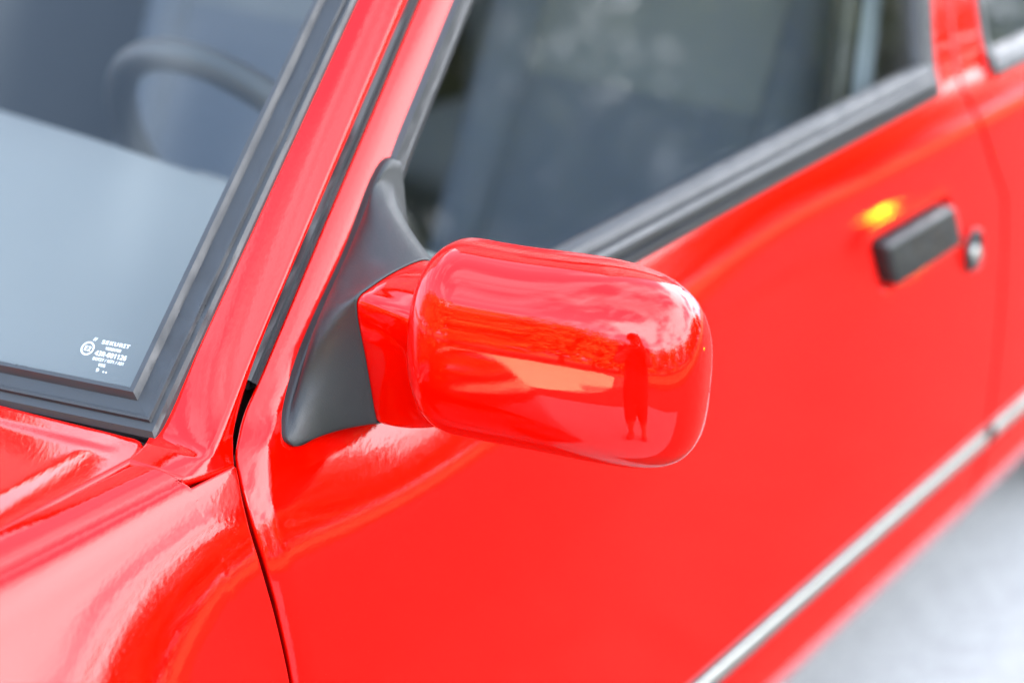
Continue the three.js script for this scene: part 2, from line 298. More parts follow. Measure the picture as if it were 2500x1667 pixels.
{ // front wing (fender)
  const A = [[.30, -.005], [.37, .043], [.47, .0545], [.55, .0555], [.65, .0585], [.735, .0592], [.80, .0540], [.85, .0448], [.878, .0345], [.896, .0245], [.908, .0150], [.9145, .006], [.9185, -.003], [.921, -.0150]];
  const B = [[.30, .030], [.37, .095], [.47, .178], [.55, .177], [.65, .161], [.735, .128], [.80, .0945], [.85, .0640], [.878, .0450], [.896, .0315], [.908, .0205], [.9155, .010], [.920, -.001], [.922, -.0080]];
  const cA = new THREE.CatmullRomCurve3(A.map((p) => V3(0, ...p)), false, 'centripetal'), cB = new THREE.CatmullRomCurve3(B.map((p) => V3(0, ...p)), false, 'centripetal');
  const rearEdge = (y) => doorFront(Math.min(y, .9105)) - 0.0082;
  const sect = (x, s) => { const t = sstep(-0.175, -0.38, x), a = cA.getPoint(s), b = cB.getPoint(s); return a.lerp(b, t); };
  // u: from the front of the car back to the door gap; v: from the sill up to the hood gap. The top edge steps down round the pillar's foot.
  const x0 = -1.30, topS = (x) => x < -0.2375 ? 0.980 : x < -0.2162 ? lerp(0.980, 0.757, ((x + 0.2375) / 0.0213) ** 1.9) : 0.757;
  const us = []; for (let i = 0; i <= 60; i++) us.push(0.9 * (1 - (1 - i / 60) ** 1.6)); for (let i = 1; i <= 60; i++) us.push(0.9 + 0.1 * i / 60);
  const vs = []; for (let i = 0; i <= 90; i++) vs.push(1 - (1 - i / 90) ** 1.25);
  const f = (u, v) => { let x = lerp(x0, -0.187, u); let p; for (let k = 0; k < 2; k++) { const s = v * topS(x); p = sect(x, s); const e = rearEdge(p.y); x = lerp(x0, e, u); } const s = v * topS(x); p = sect(x, s); p.x = x; return p; };
  const w = part('front_wing', panel(f, 0, 0, V3(0, .5, .8), { roll: [0, 0.002, 0, 0.0012], depth: 0.016, us, vs }), paint, car);
  // hood
  const hf = (u, v) => { // u from front to back, v across from the gap inward
    const z0 = -0.0192, z = lerp(z0, -1.47, v), zz = -z, rear = -0.2045 - 0.30 * zz + 0.135 * zz * zz - (zz < 0.036 ? 0.024 * ((0.036 - zz) / 0.0185) ** 2.2 : 0), x = lerp(-1.33, rear, u);
    const back = rear - x; let y = 0.9205 + 0.010 * sstep(-0.1, 0.6, zz) - 0.02 * clamp((-0.5 - x), 0, 1) ** 1.5;
    y += 0.0005 * sstep(0.012, 0.022, back) * sstep(0.02, 0.05, zz) ; // lower ledge in front of the glass
    y += 0.0004 * sstep(0.040, 0.060, zz + 0.10 * back) ; // raised centre of the hood
    return V3(x, y, z + (x + 0.23) * -0.09 * (1 - v));
  };
  const hv = []; for (let i = 0; i <= 110; i++) hv.push((i / 110) ** 2.2); const hu = []; for (let i = 0; i <= 100; i++) hu.push(1 - (1 - i / 100) ** 2.2);
  part('hood', panel(hf, 0, 0, V3(0, 1, 0), { roll: [0, 0.003, 0.0035, 0], depth: 0.016, us: hu, vs: hv }), paint, car);
  part('front_panel', box(0.04, 0.45, 1.56, -1.315, 0.66, -0.745, 0.02), paint, car);
  const lamp = part('headlamp', box(0.03, 0.14, 0.30, -1.337, 0.74, -0.15, 0.01), new THREE.MeshPhysicalMaterial({ color: 0xd8dde0, roughness: 0.05, metalness: 0.4 }), car);
  part('headlamp', box(0.03, 0.14, 0.30, -1.337, 0.74, -1.34, 0.01), lamp.material, car);
  part('bumper', box(0.10, 0.16, 1.60, -1.36, 0.46, -0.745, 0.03), plastic, car);
}
// dark inner structure that closes the gaps between the panels
part('inner_body', mergeGeometries([box(0.10, 0.60, 0.02, -0.185, 0.575, -0.005), box(0.04, 0.065, 0.006, -0.122, 0.9125, -0.034, 0.002), box(0.08, 0.46, 0.02, 0.95, 0.65, 0.005), box(0.9, 0.02, 0.07, -0.72, 0.875, -0.055), box(0.10, 0.02, 0.07, -0.205, 0.868, -0.03)]), black, car);
{ // sill under the doors and floor pan
  part('floor_pan', box(3.3, 0.05, 1.0, 0.6, 0.30, -0.745), black, car);
  part('rocker_panel', box(2.2, 0.05, 0.10, 0.7, 0.335, -0.045, 0.015), paint, car);
  for (const [x, z] of [[-0.62, -0.10], [1.93, -0.10], [-0.62, -1.39], [1.93, -1.39]]) {
    const t = new THREE.LatheGeometry([[0.17, -0.08], [0.19, -0.088], [0.27, -0.085], [0.287, -0.06], [0.287, 0.06], [0.27, 0.085], [0.19, 0.088], [0.17, 0.08], [0.17, -0.08]].map((p) => new THREE.Vector2(...p)), 48); t.rotateX(Math.PI / 2); t.translate(x, 0.287, z);
    const w = part('wheel', t, rubber, car); const r = new THREE.CylinderGeometry(0.172, 0.172, 0.10, 32); r.rotateX(Math.PI / 2); r.translate(x, 0.287, z); part('rim', r, chrome, w);
  }
}

// ------------------------------------------------------------------ windscreen: own plane with axes a (across, outboard) and b (up the glass)
const WP = V3(-.207, .920, -.039), WN = V3(-.6094, .7715, .1828), WA = V3(.2873, 0, .9578), WB = V3(.7389, .6363, -.2217);
const ws = (a, b, h = 0) => WP.clone().addScaledVector(WA, a).addScaledVector(WB, b).addScaledVector(WN, h);
{
  const screen = part('windscreen', (() => { const P = []; for (const [a, b] of [[-1.45, .005], [0.0, .005], [.012, .60], [-1.45, .60]]) P.push(...ws(a, b, 0.0).toArray()); const g = new THREE.BufferGeometry(); g.setAttribute('position', new THREE.Float32BufferAttribute(P, 3)); g.setAttribute('uv', new THREE.Float32BufferAttribute([0, 0, 1, 0, 1, 1, 0, 1], 2)); g.setIndex([0, 1, 2, 0, 2, 3]); g.computeVertexNormals(); return g; })(), screenGlass, car);
  // rubber seal with a mitred corner: [distance of the line in from the corner along the bottom (b), along the side (a), height]
  const L = [[.0290, -.0200, .0005], [.0272, -.0178, .0048], [.0245, -.0138, .0056], [.0222, -.0118, .0035], [.0208, -.0108, .0018], [.0130, -.0010, .0020], [.0110, .0022, .0032], [.0098, .0045, .0068], [.0086, .0054, .0066], [.0078, .0062, .0042], [.0025, .0098, .0046], [-.0010, .0118, .0020], [-.0014, .0124, -.0080]];
  const bottom = [], up = [];
  const jit = (k, i) => 0.00015 * Math.sin(k * 1.7 + i);
  for (let k = 0; k <= 40; k++) for (const [b, a, h] of L) { const t = k / 40; bottom.push(ws(lerp(-1.45, a, 1 - (1 - t) ** 3), b - 0.0002 * (1 - t), h)); }
  for (let k = 0; k <= 40; k++) for (const [b, a, h] of L) { const t = (k / 40) ** 2; up.push(ws(a + t * 0.0165, lerp(b, 0.60, t), h)); }
  const g = mergeGeometries([toCreasedNormals(meshFrom(bottom, 41, L.length, true), 0.35), toCreasedNormals(meshFrom(up, 41, L.length, true), 0.35)]);
  part('windscreen_seal', g, rubber, screen);
  // printed mark in the corner of the glass
  const c = document.createElement('canvas'); c.width = 1024; c.height = 640; const x = c.getContext('2d');
  x.fillStyle = '#000'; x.fillRect(0, 0, 1024, 640); x.fillStyle = '#fff'; x.strokeStyle = '#fff'; x.textAlign = 'center'; x.textBaseline = 'middle';
  const write = (s, px, py, size, wide, weight = 'bold') => { x.font = weight + ' ' + size + 'px sans-serif'; const m = x.measureText(s).width || 1; x.save(); x.translate(px, py); x.scale(wide / m, 1); x.fillText(s, 0, 0); x.restore(); };
  x.lineWidth = 26; x.beginPath(); x.arc(170, 250, 108, 0, 7); x.stroke(); write('E2', 170, 252, 120, 130);
  x.lineWidth = 14; for (const d of [0, 36]) { x.beginPath(); x.moveTo(205 + d, 100); x.lineTo(232 + d, 40); x.stroke(); }
  x.globalAlpha = 1; write('SEKURIT', 640, 92, 92, 540); write('VERBUND', 640, 190, 74, 300); write('43R-001126', 640, 296, 118, 600); write('DOT27 / M71 / AS1', 640, 398, 76, 600); write('VSG', 560, 486, 76, 140); write('9', 520, 580, 84, 60); for (const d of [0, 52]) { x.beginPath(); x.arc(640 + d, 592, 15, 0, 7); x.fill(); }
  const mark = new THREE.CanvasTexture(c); mark.colorSpace = THREE.NoColorSpace;
  const P = []; for (const [a, b] of [[-.0695, .0335], [-.0290, .0335], [-.0290, .0588], [-.0695, .0588]]) P.push(...ws(a, b, 0.0003).toArray());
  const q = new THREE.BufferGeometry(); q.setAttribute('position', new THREE.Float32BufferAttribute(P, 3)); q.setAttribute('uv', new THREE.Float32BufferAttribute([0, 0, 1, 0, 1, 1, 0, 1], 2)); q.setIndex([0, 1, 2, 0, 2, 3]); q.computeVertexNormals();
  part('glass_marking', q, new THREE.MeshStandardMaterial({ color: 0xe4eaee, roughness: 0.8, alphaMap: mark, transparent: true, opacity: 0.8 }), screen);
}

// ------------------------------------------------------------------ wing mirror
{
  const mirror = new THREE.Group(); mirror.name = 'wing_mirror'; car.add(mirror);
  const mk = [-0.0633, 0.9745, 0.0687, 0.3013, 0.1598, 0.18, 0.0488, 0.0227, 2.5648, 3.1638, 3.1706, 0.2189], hc = [0.0618, 0.0606, 0.0628, 0.0728], yc = [0, -0.0029, -0.0032, -0.0113];
  const lag = (c, s) => { const K = [0, .33, .66, 1]; let o = 0; for (let i = 0; i < 4; i++) { let l = 1; for (let j = 0; j < 4; j++) if (i !== j) l *= (s - K[j]) / (K[i] - K[j]); o += c[i] * l; } return o; };
  const [ox, oy, oz, phi, tau, len, dd, bk, q, ne, ni, si] = mk;
  const Wx = V3(Math.sin(phi), 0, Math.cos(phi)), Fx = V3(-Math.cos(phi), 0, Math.sin(phi));
  const shell = (s, th) => {
    const t = clamp((s - .35) / .65, 0, 1), e = Math.max(1 - t ** ne, 0) ** (1 / ne), t2 = clamp((si - s) / si, 0, 1), e2 = Math.max(1 - t2 ** ni, 0) ** (1 / ni), sc = e * e2, c = Math.cos(th), sn = Math.sin(th);
    const y = Math.sign(sn) * Math.abs(sn) ** (2 / q) * lag(hc, s) * sc; let f = Math.sign(c) * Math.abs(c) ** (2 / q); f = f > 0 ? f * dd * e * (.35 + .65 * e2) : f * bk * sc;
    const Y = y * Math.cos(tau) + f * Math.sin(tau) + lag(yc, s), F = f * Math.cos(tau) - y * Math.sin(tau);
    return V3(ox, oy + Y, oz).addScaledVector(Wx, s * len).addScaledVector(Fx, F);
  };
  const rings = []; const NS = 110, NT = 160;
  for (let i = 0; i <= NS; i++) { const s = (1 - Math.cos(Math.PI * (i / NS))) / 2, r = []; for (let k = 0; k < NT; k++) { const a = k / NT * 2 * Math.PI; const th = a - 0.0; r.push(shell(clamp(s, 1e-5, 1 - 1e-6), th)); } rings.push(r); }
  part('mirror_housing', loft(rings, true, false), glossPaint, mirror);
  const gl = []; for (let k = 0; k < 48; k++) { const a = k / 48 * 2 * Math.PI, ca = Math.cos(a), sa = Math.sin(a); const s = 0.51 + 0.29 * Math.sign(ca) * Math.abs(ca) ** 0.6, y = 0.042 * Math.sign(sa) * Math.abs(sa) ** 0.6; gl.push(V3(ox, oy + y + 0.002, oz).addScaledVector(Wx, s * len).addScaledVector(Fx, -0.0233)); }
  const gl2 = gl.map((p) => p.clone().addScaledVector(Fx, 0.006)); part('mirror_glass', loft([gl2, gl], true, false, true), mirrorGlass, mirror);

  // foot: black plate in the window corner swelling out to the ring where the red arm starts
  const base = [[.0147, 1.0409], [.0253, 1.0384], [.0262, 1.0374], [.0176, 1.0018], [.0093, .9677], [.0, .930], [-.03, .918], [-.07, .914], [-.100, .9085], [-.1305, .9036], [-.1388, .9049], [-.1416, .9092], [-.1380, .9152], [-.1186, .9346], [-.0960, .9542], [-.0450, .9929]];
  const ringXY = [[-.035, 1.0035], [-.026, .998], [-.020, .990], [-.017, .965], [-.017, .940], [-.021, .915], [-.030, .9065], [-.055, .9035], [-.075, .9030], [-.0835, .9045], [-.0860, .9120], [-.0885, .9280], [-.0925, .9540], [-.0982, .9885], [-.0968, .9965], [-.0840, 1.0005], [-.0612, 1.0040]];
  const resample = (pts, n, start) => { // even in arc length, from the given corner, as a closed curve
    const P = pts.map((p) => V3(p[0], p[1], 0)), c = new THREE.CatmullRomCurve3(P, true, 'centripetal', 0.5); c.arcLengthDivisions = 800; const o = []; const L0 = c.getUtoTmapping(0, 0); for (let k = 0; k < n; k++) o.push(c.getPointAt((start + k / n) % 1)); return o; };
  const N = 120;
  // join both outlines by matched corners
  const seg = (pts, marks) => { const c = new THREE.CatmullRomCurve3(pts.map((p) => V3(p[0], p[1], 0)), true, 'centripetal'); const o = [], m = marks.length; for (let i = 0; i < m; i++) { const a = marks[i], b = i + 1 < m ? marks[i + 1] : marks[0] + pts.length; for (let k = 0; k < N / m; k++) o.push(c.getPoint(((a + (b - a) * k / (N / m)) / pts.length) % 1)); } return o; };
  const bo = seg(base, [1, 5, 9, 13]), ri = seg(ringXY, [1, 5, 9, 13]);
  const zr = (x, y) => 0.041 + 0.10 * (x + 0.098) * 0;
  const cb = V3(-.055, .955, 0), rows = [];
  const bz = (p) => doorZfoot(p.x, p.y);
  function doorZfoot(x, y) { return y > 0.93 ? Math.max(side(x, y), -(y - 0.92) * .325) : side(x, y); }
  rows.push(bo.map((p) => V3(p.x, p.y, bz(p) - 0.006)));
  rows.push(bo.map((p) => V3(p.x, p.y, bz(p) + 0.0015)));
  rows.push(bo.map((p) => { const q = p.clone().lerp(cb, 0.012); return V3(q.x, q.y, bz(p) + 0.0034); }));
  rows.push(bo.map((p) => { const q = p.clone().lerp(cb, 0.035); return V3(q.x, q.y, bz(q) + 0.0044); }));
  for (let k = 1; k <= 26; k++) { const t = k / 26; rows.push(bo.map((p, i) => { const s = p.clone().lerp(cb, 0.035), q = s.clone().lerp(ri[i], t ** 0.8), D = s.distanceTo(ri[i]), w = sstep(-0.06, 0.02, p.x) * sstep(0.93, 1.01, p.y), reach = lerp(D, Math.min(D, 0.046), w), k = Math.max(0, 1 - (1 - t ** 0.8) * D / reach); return V3(q.x, q.y, lerp(lerp(bz(p), bz(q), w) + 0.0044, 0.040, k ** lerp(1.95, 1.6, w))); })); }
  rows.push(ri.map((p) => { const q = p.clone().lerp(cb, 0.012); return V3(q.x, q.y, 0.0415); }));
  rows.push(ri.map((p) => { const q = p.clone().lerp(cb, 0.04); return V3(q.x, q.y, 0.0405); }));
  rows.push(ri.map((p) => { const q = p.clone().lerp(cb, 0.06); return V3(q.x, q.y, 0.034); }));
  const foot = part('mirror_foot', loft(rows, true, false, true), plastic, mirror);
  foot.userData.label = 'black plastic triangular foot of the mirror';
  const arm = []; for (let k = 0; k <= 14; k++) { const t = k / 14, z = lerp(0.0385, 0.100, t), g = k === 0 ? 0.045 : 0.022 + 0.30 * t * t, sh = 0.05 * (z - 0.04); arm.push(ri.map((p) => { const q = p.clone().lerp(cb, g); return V3(q.x + sh, q.y, z); })); }
  part('mirror_arm', loft(arm, true, false, true), glossPaint, mirror);
  // raised moulding marks on the foot's flat
  { const rc = new THREE.Raycaster(), mm = [], onFoot = (g) => { const p = g.attributes.position; for (let i = 0; i < p.count; i++) { rc.set(V3(p.getX(i), p.getY(i), 0.2), V3(0, 0, -1)); const h = rc.intersectObject(foot)[0]; p.setZ(i, (h ? h.point.z : 0.01) + p.getZ(i)); } g.computeVertexNormals(); return g; };
    car.updateMatrixWorld(true);
    const ring = new THREE.TorusGeometry(0.0036, 0.0005, 8, 28); ring.translate(0.0015, 0.9775, 0.0002); mm.push(onFoot(ring));
    for (const [k, w, h] of [[0, .004, .0008], [1, .0008, .004], [2, .004, .0008], [3, .003, .0008], [4, .0036, .0009]]) { const b = new THREE.BoxGeometry(w, h, 0.0009); b.translate(0.0035 + k * 0.0014, 0.987 + k * 0.0045, 0); mm.push(onFoot(b)); }
    for (const [dx, dy, w, h] of [[-.0012, 0, .0006, .003], [0, 0, .0006, .003], [.0012, 0, .0006, .003]]) { const b = new THREE.BoxGeometry(w, h, 0.0008); b.translate(0.0015 + dx, 0.9775 + dy, 0); mm.push(onFoot(b)); }
    part('moulding_mark', mergeGeometries(mm), plastic, foot); }
}

// ------------------------------------------------------------------ cabin
{
  const cabin = new THREE.Group(); cabin.name = 'cabin'; car.add(cabin);
  { const pr = [[-.215, .905], [-.10, .938], [.02, .949], [.09, .950], [.104, .946], [.110, .936], [.108, .90], [.13, .80], [.14, .60], [.05, .45]]; const pos = []; for (const z of [-1.44, -1.0, -.5, -.06]) for (const [x, y] of pr) pos.push(V3(x, y - (z > -0.07 ? 0.01 : 0), z)); part('dashboard', toCreasedNormals(meshFrom(pos, 4, pr.length, true), 0.9), dashMat, cabin); }
  { const C = V3(.26, .85, -.44), R = 0.19; const t = new THREE.TorusGeometry(R, 0.0155, 16, 90); const m = new THREE.Matrix4().makeBasis(V3(0, 0, 1), V3(-Math.sin(.489), Math.cos(.489), 0), V3(-Math.cos(.489), -Math.sin(.489), 0)); t.applyMatrix4(m); t.translate(C.x, C.y, C.z);
    const wheel = new THREE.Group(); wheel.name = 'steering_wheel'; cabin.add(wheel);
    part('wheel_rim', t, new THREE.MeshStandardMaterial({ color: new THREE.Color().setRGB(0.018, 0.017, 0.016), roughness: 0.45 }), wheel);
    const hub = new RoundedBoxGeometry(0.16, 0.10, 0.05, 3, 0.02); hub.applyMatrix4(m); hub.translate(C.x - 0.03, C.y - 0.015, C.z); part('wheel_hub', hub, dashMat, wheel);
    for (const s of [-1, 1]) { const sp = new RoundedBoxGeometry(0.13, 0.05, 0.018, 2, 0.008); sp.translate(s * 0.125, 0, 0); sp.applyMatrix4(m); sp.translate(C.x - 0.015, C.y, C.z); part('wheel_spoke', sp, dashMat, wheel); }
    const col = new THREE.CylinderGeometry(0.045, 0.06, 0.3, 20); col.rotateZ(1.1); col.translate(0.13, 0.78, C.z); part('steering_column', col, dashMat, wheel); }
  const seat = (zc) => {
    const g = new THREE.Group(); g.name = 'seat'; cabin.add(g);
    const rec = 0.42, slab = (w, h, d, r, x, y, z, mat, nm, tz = -rec) => { const b = new RoundedBoxGeometry(d, h, w, 6, r); b.translate(0, h / 2, 0); b.rotateZ(tz); b.translate(x, y, z); return part(nm, b, mat, g); };
    slab(0.47, 0.42, 0.11, 0.05, 0.74, 0.50, zc, tweed, 'backrest');
    slab(0.46, 0.30, 0.108, 0.052, 0.87, 0.80, zc, velour, 'upper_backrest');
    for (const s of [-1, 1]) slab(0.08, 0.56, 0.13, 0.038, 0.715, 0.50, zc + s * 0.215, tweed, 'bolster');
    slab(0.27, 0.17, 0.09, 0.04, 1.03, 1.15, zc, velour, 'headrest', -0.2);
    const c = new RoundedBoxGeometry(0.52, 0.15, 0.50, 5, 0.06); c.rotateZ(0.12); c.translate(0.50, 0.48, zc); part('cushion', c, tweed, g);
  };
  seat(-0.40); seat(-1.08);
  part('rear_bench', mergeGeometries([box(0.16, 0.62, 1.25, 1.68, 0.72, -0.75, 0.05), box(0.5, 0.16, 1.25, 1.42, 0.45, -0.75, 0.05)]), velour, cabin);
  // door pillar trim with the belt
  const strip = (pts, mat, nm) => { const g = new THREE.ExtrudeGeometry(new THREE.Shape(pts.map((p) => new THREE.Vector2(p[0], p[1]))), { depth: 0.012, bevelEnabled: true, bevelThickness: 0.003, bevelSize: 0.003, bevelSegments: 2 }); const p = g.attributes.position; for (let i = 0; i < p.count; i++) p.setZ(i, p.getZ(i) - 0.072 - (p.getY(i) - 0.92) * 0.3); g.computeVertexNormals(); return part(nm, toCreasedNormals(g, 0.5), mat, cabin); };
  strip([[.655, .84], [.93, .84], [.93, .90], [.99, 1.30], [.93, 1.30], [.772, 1.034], [.69, .90]], black, 'pillar_trim');
  { const g = new THREE.ExtrudeGeometry(new THREE.Shape([[.685, .868], [.729, .868], [.831, 1.02], [.95, 1.28], [.905, 1.28], [.79, 1.02]].map((p) => new THREE.Vector2(...p))), { depth: 0.002, bevelEnabled: false }); const p = g.attributes.position; for (let i = 0; i < p.count; i++) p.setZ(i, p.getZ(i) - 0.052 - (p.getY(i) - 0.92) * 0.3); g.computeVertexNormals(); part('seat_belt', g, new THREE.MeshStandardMaterial({ color: new THREE.Color().setRGB(0.11, 0.125, 0.15), roughness: 0.8 }), cabin); }
  part('door_lining', mergeGeometries([box(1.0, 0.5, 0.02, 0.42, 0.64, -0.035), box(0.9, 0.5, 0.02, 1.42, 0.64, -0.035)]), dashMat, cabin);
  part('far_door_lining', mergeGeometries([box(1.0, 0.6, 0.02, 0.42, 0.62, -1.455), box(0.9, 0.6, 0.02, 1.42, 0.62, -1.455)]), rubber, cabin);
  part('carpet', box(2.2, 0.02, 1.38, 0.85, 0.27, -0.745), dashMat, cabin);
  part('headlining', box(1.5, 0.015, 1.14, 1.12, 1.345, -0.745), lining, cabin);
  part('roof', (() => panel((u, v) => { const x = lerp(0.32, 1.95, u), z = lerp(-0.13, -1.36, v); return V3(x, 1.355 + 0.03 * Math.sin(Math.PI * v) + 0.02 * Math.sin(Math.PI * u), z); }, 24, 24, V3(0, 1, 0)))(), paint, car);
  // far side, rear end
  part('far_side', mergeGeometries([box(3.1, 0.60, 0.03, 0.45, 0.62, -1.50, 0.012), box(0.09, 0.45, 0.04, 0.86, 1.12, -1.435)]), paint, car);
  { const p = new THREE.BoxGeometry(0.05, 0.62, 0.05); p.rotateZ(-0.86); p.translate(0.08, 1.13, -1.42); part('windscreen_pillar', p, paint, car); }
  { const p = new THREE.BoxGeometry(0.18, 0.50, 0.05); p.rotateZ(0.5); p.translate(1.98, 1.13, -0.10); part('rear_pillar', p, paint, car); const q = p.clone(); q.translate(0, 0, -1.29); part('rear_pillar', q, paint, car); }
  part('rear_body', mergeGeometries([box(0.55, 0.6, 1.50, 2.2, 0.62, -0.745, 0.06)]), paint, car);
}

// ------------------------------------------------------------------ ground and surroundings (seen in the paint, the glass and at the right edge)
{
  const asp = textureOf(1024, (u, v) => { const n = tileNoise(u, v, 14, 3), f = rnd(), k = 0.28 + 0.08 * n + 0.22 * (f - 0.5) + (rnd() > 0.985 ? 0.25 : 0); return [k * 1.05, k, k * 0.86]; }, true, 1 / 0.9);
  const mat = new THREE.MeshStandardMaterial({ map: asp, roughness: 0.9 });
  const g = new THREE.PlaneGeometry(160, 160); g.rotateX(-Math.PI / 2); const p = g.attributes.position, u = []; for (let i = 0; i < p.count; i++) u.push(p.getX(i), p.getZ(i)); g.setAttribute('uv', new THREE.Float32BufferAttribute(u, 2));
  tag(part('ground', g, mat, scene), 'dark grey worn asphalt beside the red car', 'ground', null, 'structure');
  const conc = textureOf(1024, (u, v) => { const n = tileNoise(u, v, 34, 3), f = rnd(), k = 0.62 + 0.07 * n + 0.30 * (f - 0.5) - (rnd() > 0.992 ? 0.3 * rnd() : 0); return [k * 0.985, k, k * 1.01]; }, true, 1 / 1.1);
  const cs = new THREE.Shape([[-3.2, 3.1], [-3.2, -3.6], [9, -3.6], [9, 0.13], [-0.2, 0.13], [-0.2, 3.1]].map((q) => new THREE.Vector2(q[0], -q[1]))), cg = new THREE.ShapeGeometry(cs); cg.rotateX(-Math.PI / 2); cg.translate(0, 0.008, 0);
  tag(part('parking_slab', cg, new THREE.MeshStandardMaterial({ map: conc, roughness: 0.95 }), scene), 'bright speckled concrete under the red car, seen past its sill', 'pavement', null, 'structure');
  const sand = textureOf(512, (a, b) => { const n = tileNoise(a, b, 12, 4), k = 0.93 + 0.07 * n + 0.1 * (rnd() - 0.5); return [k, k * 0.92, k * 0.72]; }, true, 1 / 2);
  const s = new THREE.Shape([[-3.5, -14], [-3.6, -3], [-3.9, -.6], [-4.6, 1.0], [-6.2, 2.6], [-8.4, 3.6], [-10.2, 3.2], [-10.6, -4], [-10.2, -14]].map((q) => new THREE.Vector2(q[0], -q[1])));
  const sg = new THREE.ShapeGeometry(s); sg.rotateX(-Math.PI / 2); sg.translate(0, 0.004, 0);
  tag(part('gravel_path', sg, new THREE.MeshStandardMaterial({ map: sand, roughness: 1 }), scene), 'sunlit pale gravel area ahead of the car, mirrored in the housing', 'path', null, 'structure');
}
{ // lawn beyond the parking place
  const lt = textureOf(512, (a, b) => { const n = tileNoise(a, b, 16, 4), q = rnd(), k = 0.30 + 0.16 * n + 0.16 * (q - 0.5); return [k * 0.98, k * 1.08, k * 0.52]; }, true, 1 / 1.5);
  const s = new THREE.Shape([[-60, -40], [-11.2, -40], [-11.4, -6], [-11.5, 4.6], [-8, 4.9], [-3, 5.2], [3, 4.6], [5, 3.2], [70, 3.2], [70, 70], [-60, 70]].map((q) => new THREE.Vector2(q[0], -q[1]))); const g = new THREE.ShapeGeometry(s); g.rotateX(-Math.PI / 2); g.translate(0, 0.008, 0);
  tag(part('lawn', g, new THREE.MeshStandardMaterial({ map: lt, roughness: 1 }), scene), 'mown grass beyond the asphalt beside the car, mirrored in its door', 'lawn', null, 'structure');
}
{ // plastered house on the far side that keeps the car in its shade
  const h = thing('plaster_house', [14.0, 0, -6.75]);
  tag(h, 'pale plastered house standing beyond the far side of the car', 'house');
  const plaster = new THREE.MeshStandardMaterial({ color: new THREE.Color().setRGB(0.42, 0.41, 0.40), roughness: 0.95, bumpMap: grain, bumpScale: 0.002 });
  part('wall', box(14.2, 13, 4.5, 0, 6.5, 0, 0.02), plaster, h);
  const wf = new THREE.MeshStandardMaterial({ color: 0xd9d9d4, roughness: 0.6 }), wg = new THREE.MeshPhysicalMaterial({ color: new THREE.Color().setRGB(0.02, 0.025, 0.03), roughness: 0.05 });
  for (let r = 0; r < 4; r++) for (let k = 0; k < 5; k++) { const x = -5.6 + k * 2.8, y = 1.7 + r * 3; const w = part('window', mergeGeometries([box(1.3, 0.08, 0.1, x, y + .75, 2.28), box(1.3, 0.08, 0.1, x, y - .75, 2.28), box(0.08, 1.42, 0.1, x - .61, y, 2.28), box(0.08, 1.42, 0.1, x + .61, y, 2.28), box(0.06, 1.42, 0.08, x, y, 2.28)]), wf, h); part('pane', box(1.2, 1.4, 0.03, x, y, 2.26), wg, w); }
  const rf = new THREE.CylinderGeometry(0.01, 8.6, 1.4, 4, 1); rf.rotateY(Math.PI / 4); rf.scale(1.25, 1, 0.42); rf.translate(0, 13.7, 0); part('roof', rf, new THREE.MeshStandardMaterial({ color: new THREE.Color().setRGB(0.22, 0.08, 0.05), roughness: 0.9 }), h);
}
{ // lower grey house further back
  const h = thing('grey_house', [5.0, 0, -14.6]);
  tag(h, 'grey rendered house further back behind the car, mirrored in the bonnet', 'house');
  const m = new THREE.MeshStandardMaterial({ color: new THREE.Color().setRGB(0.30, 0.30, 0.31), roughness: 0.95 });
  part('wall', box(11, 9.8, 5, 0, 4.9, 0, 0.02), m, h);
  part('plinth', box(11.1, 0.6, 5.1, 0, 0.3, 0, 0.02), new THREE.MeshStandardMaterial({ color: new THREE.Color().setRGB(0.16, 0.16, 0.16), roughness: 0.95 }), h);
  const rs = new THREE.Shape([[-2.9, 9.78], [2.9, 9.78], [0, 12.2]].map((p) => new THREE.Vector2(...p))), rf = new THREE.ExtrudeGeometry(rs, { depth: 11.6, bevelEnabled: false }); rf.rotateY(Math.PI / 2); rf.translate(-5.8, 0, 0); part('roof', rf, new THREE.MeshStandardMaterial({ color: new THREE.Color().setRGB(0.12, 0.10, 0.10), roughness: 0.9 }), h);
}
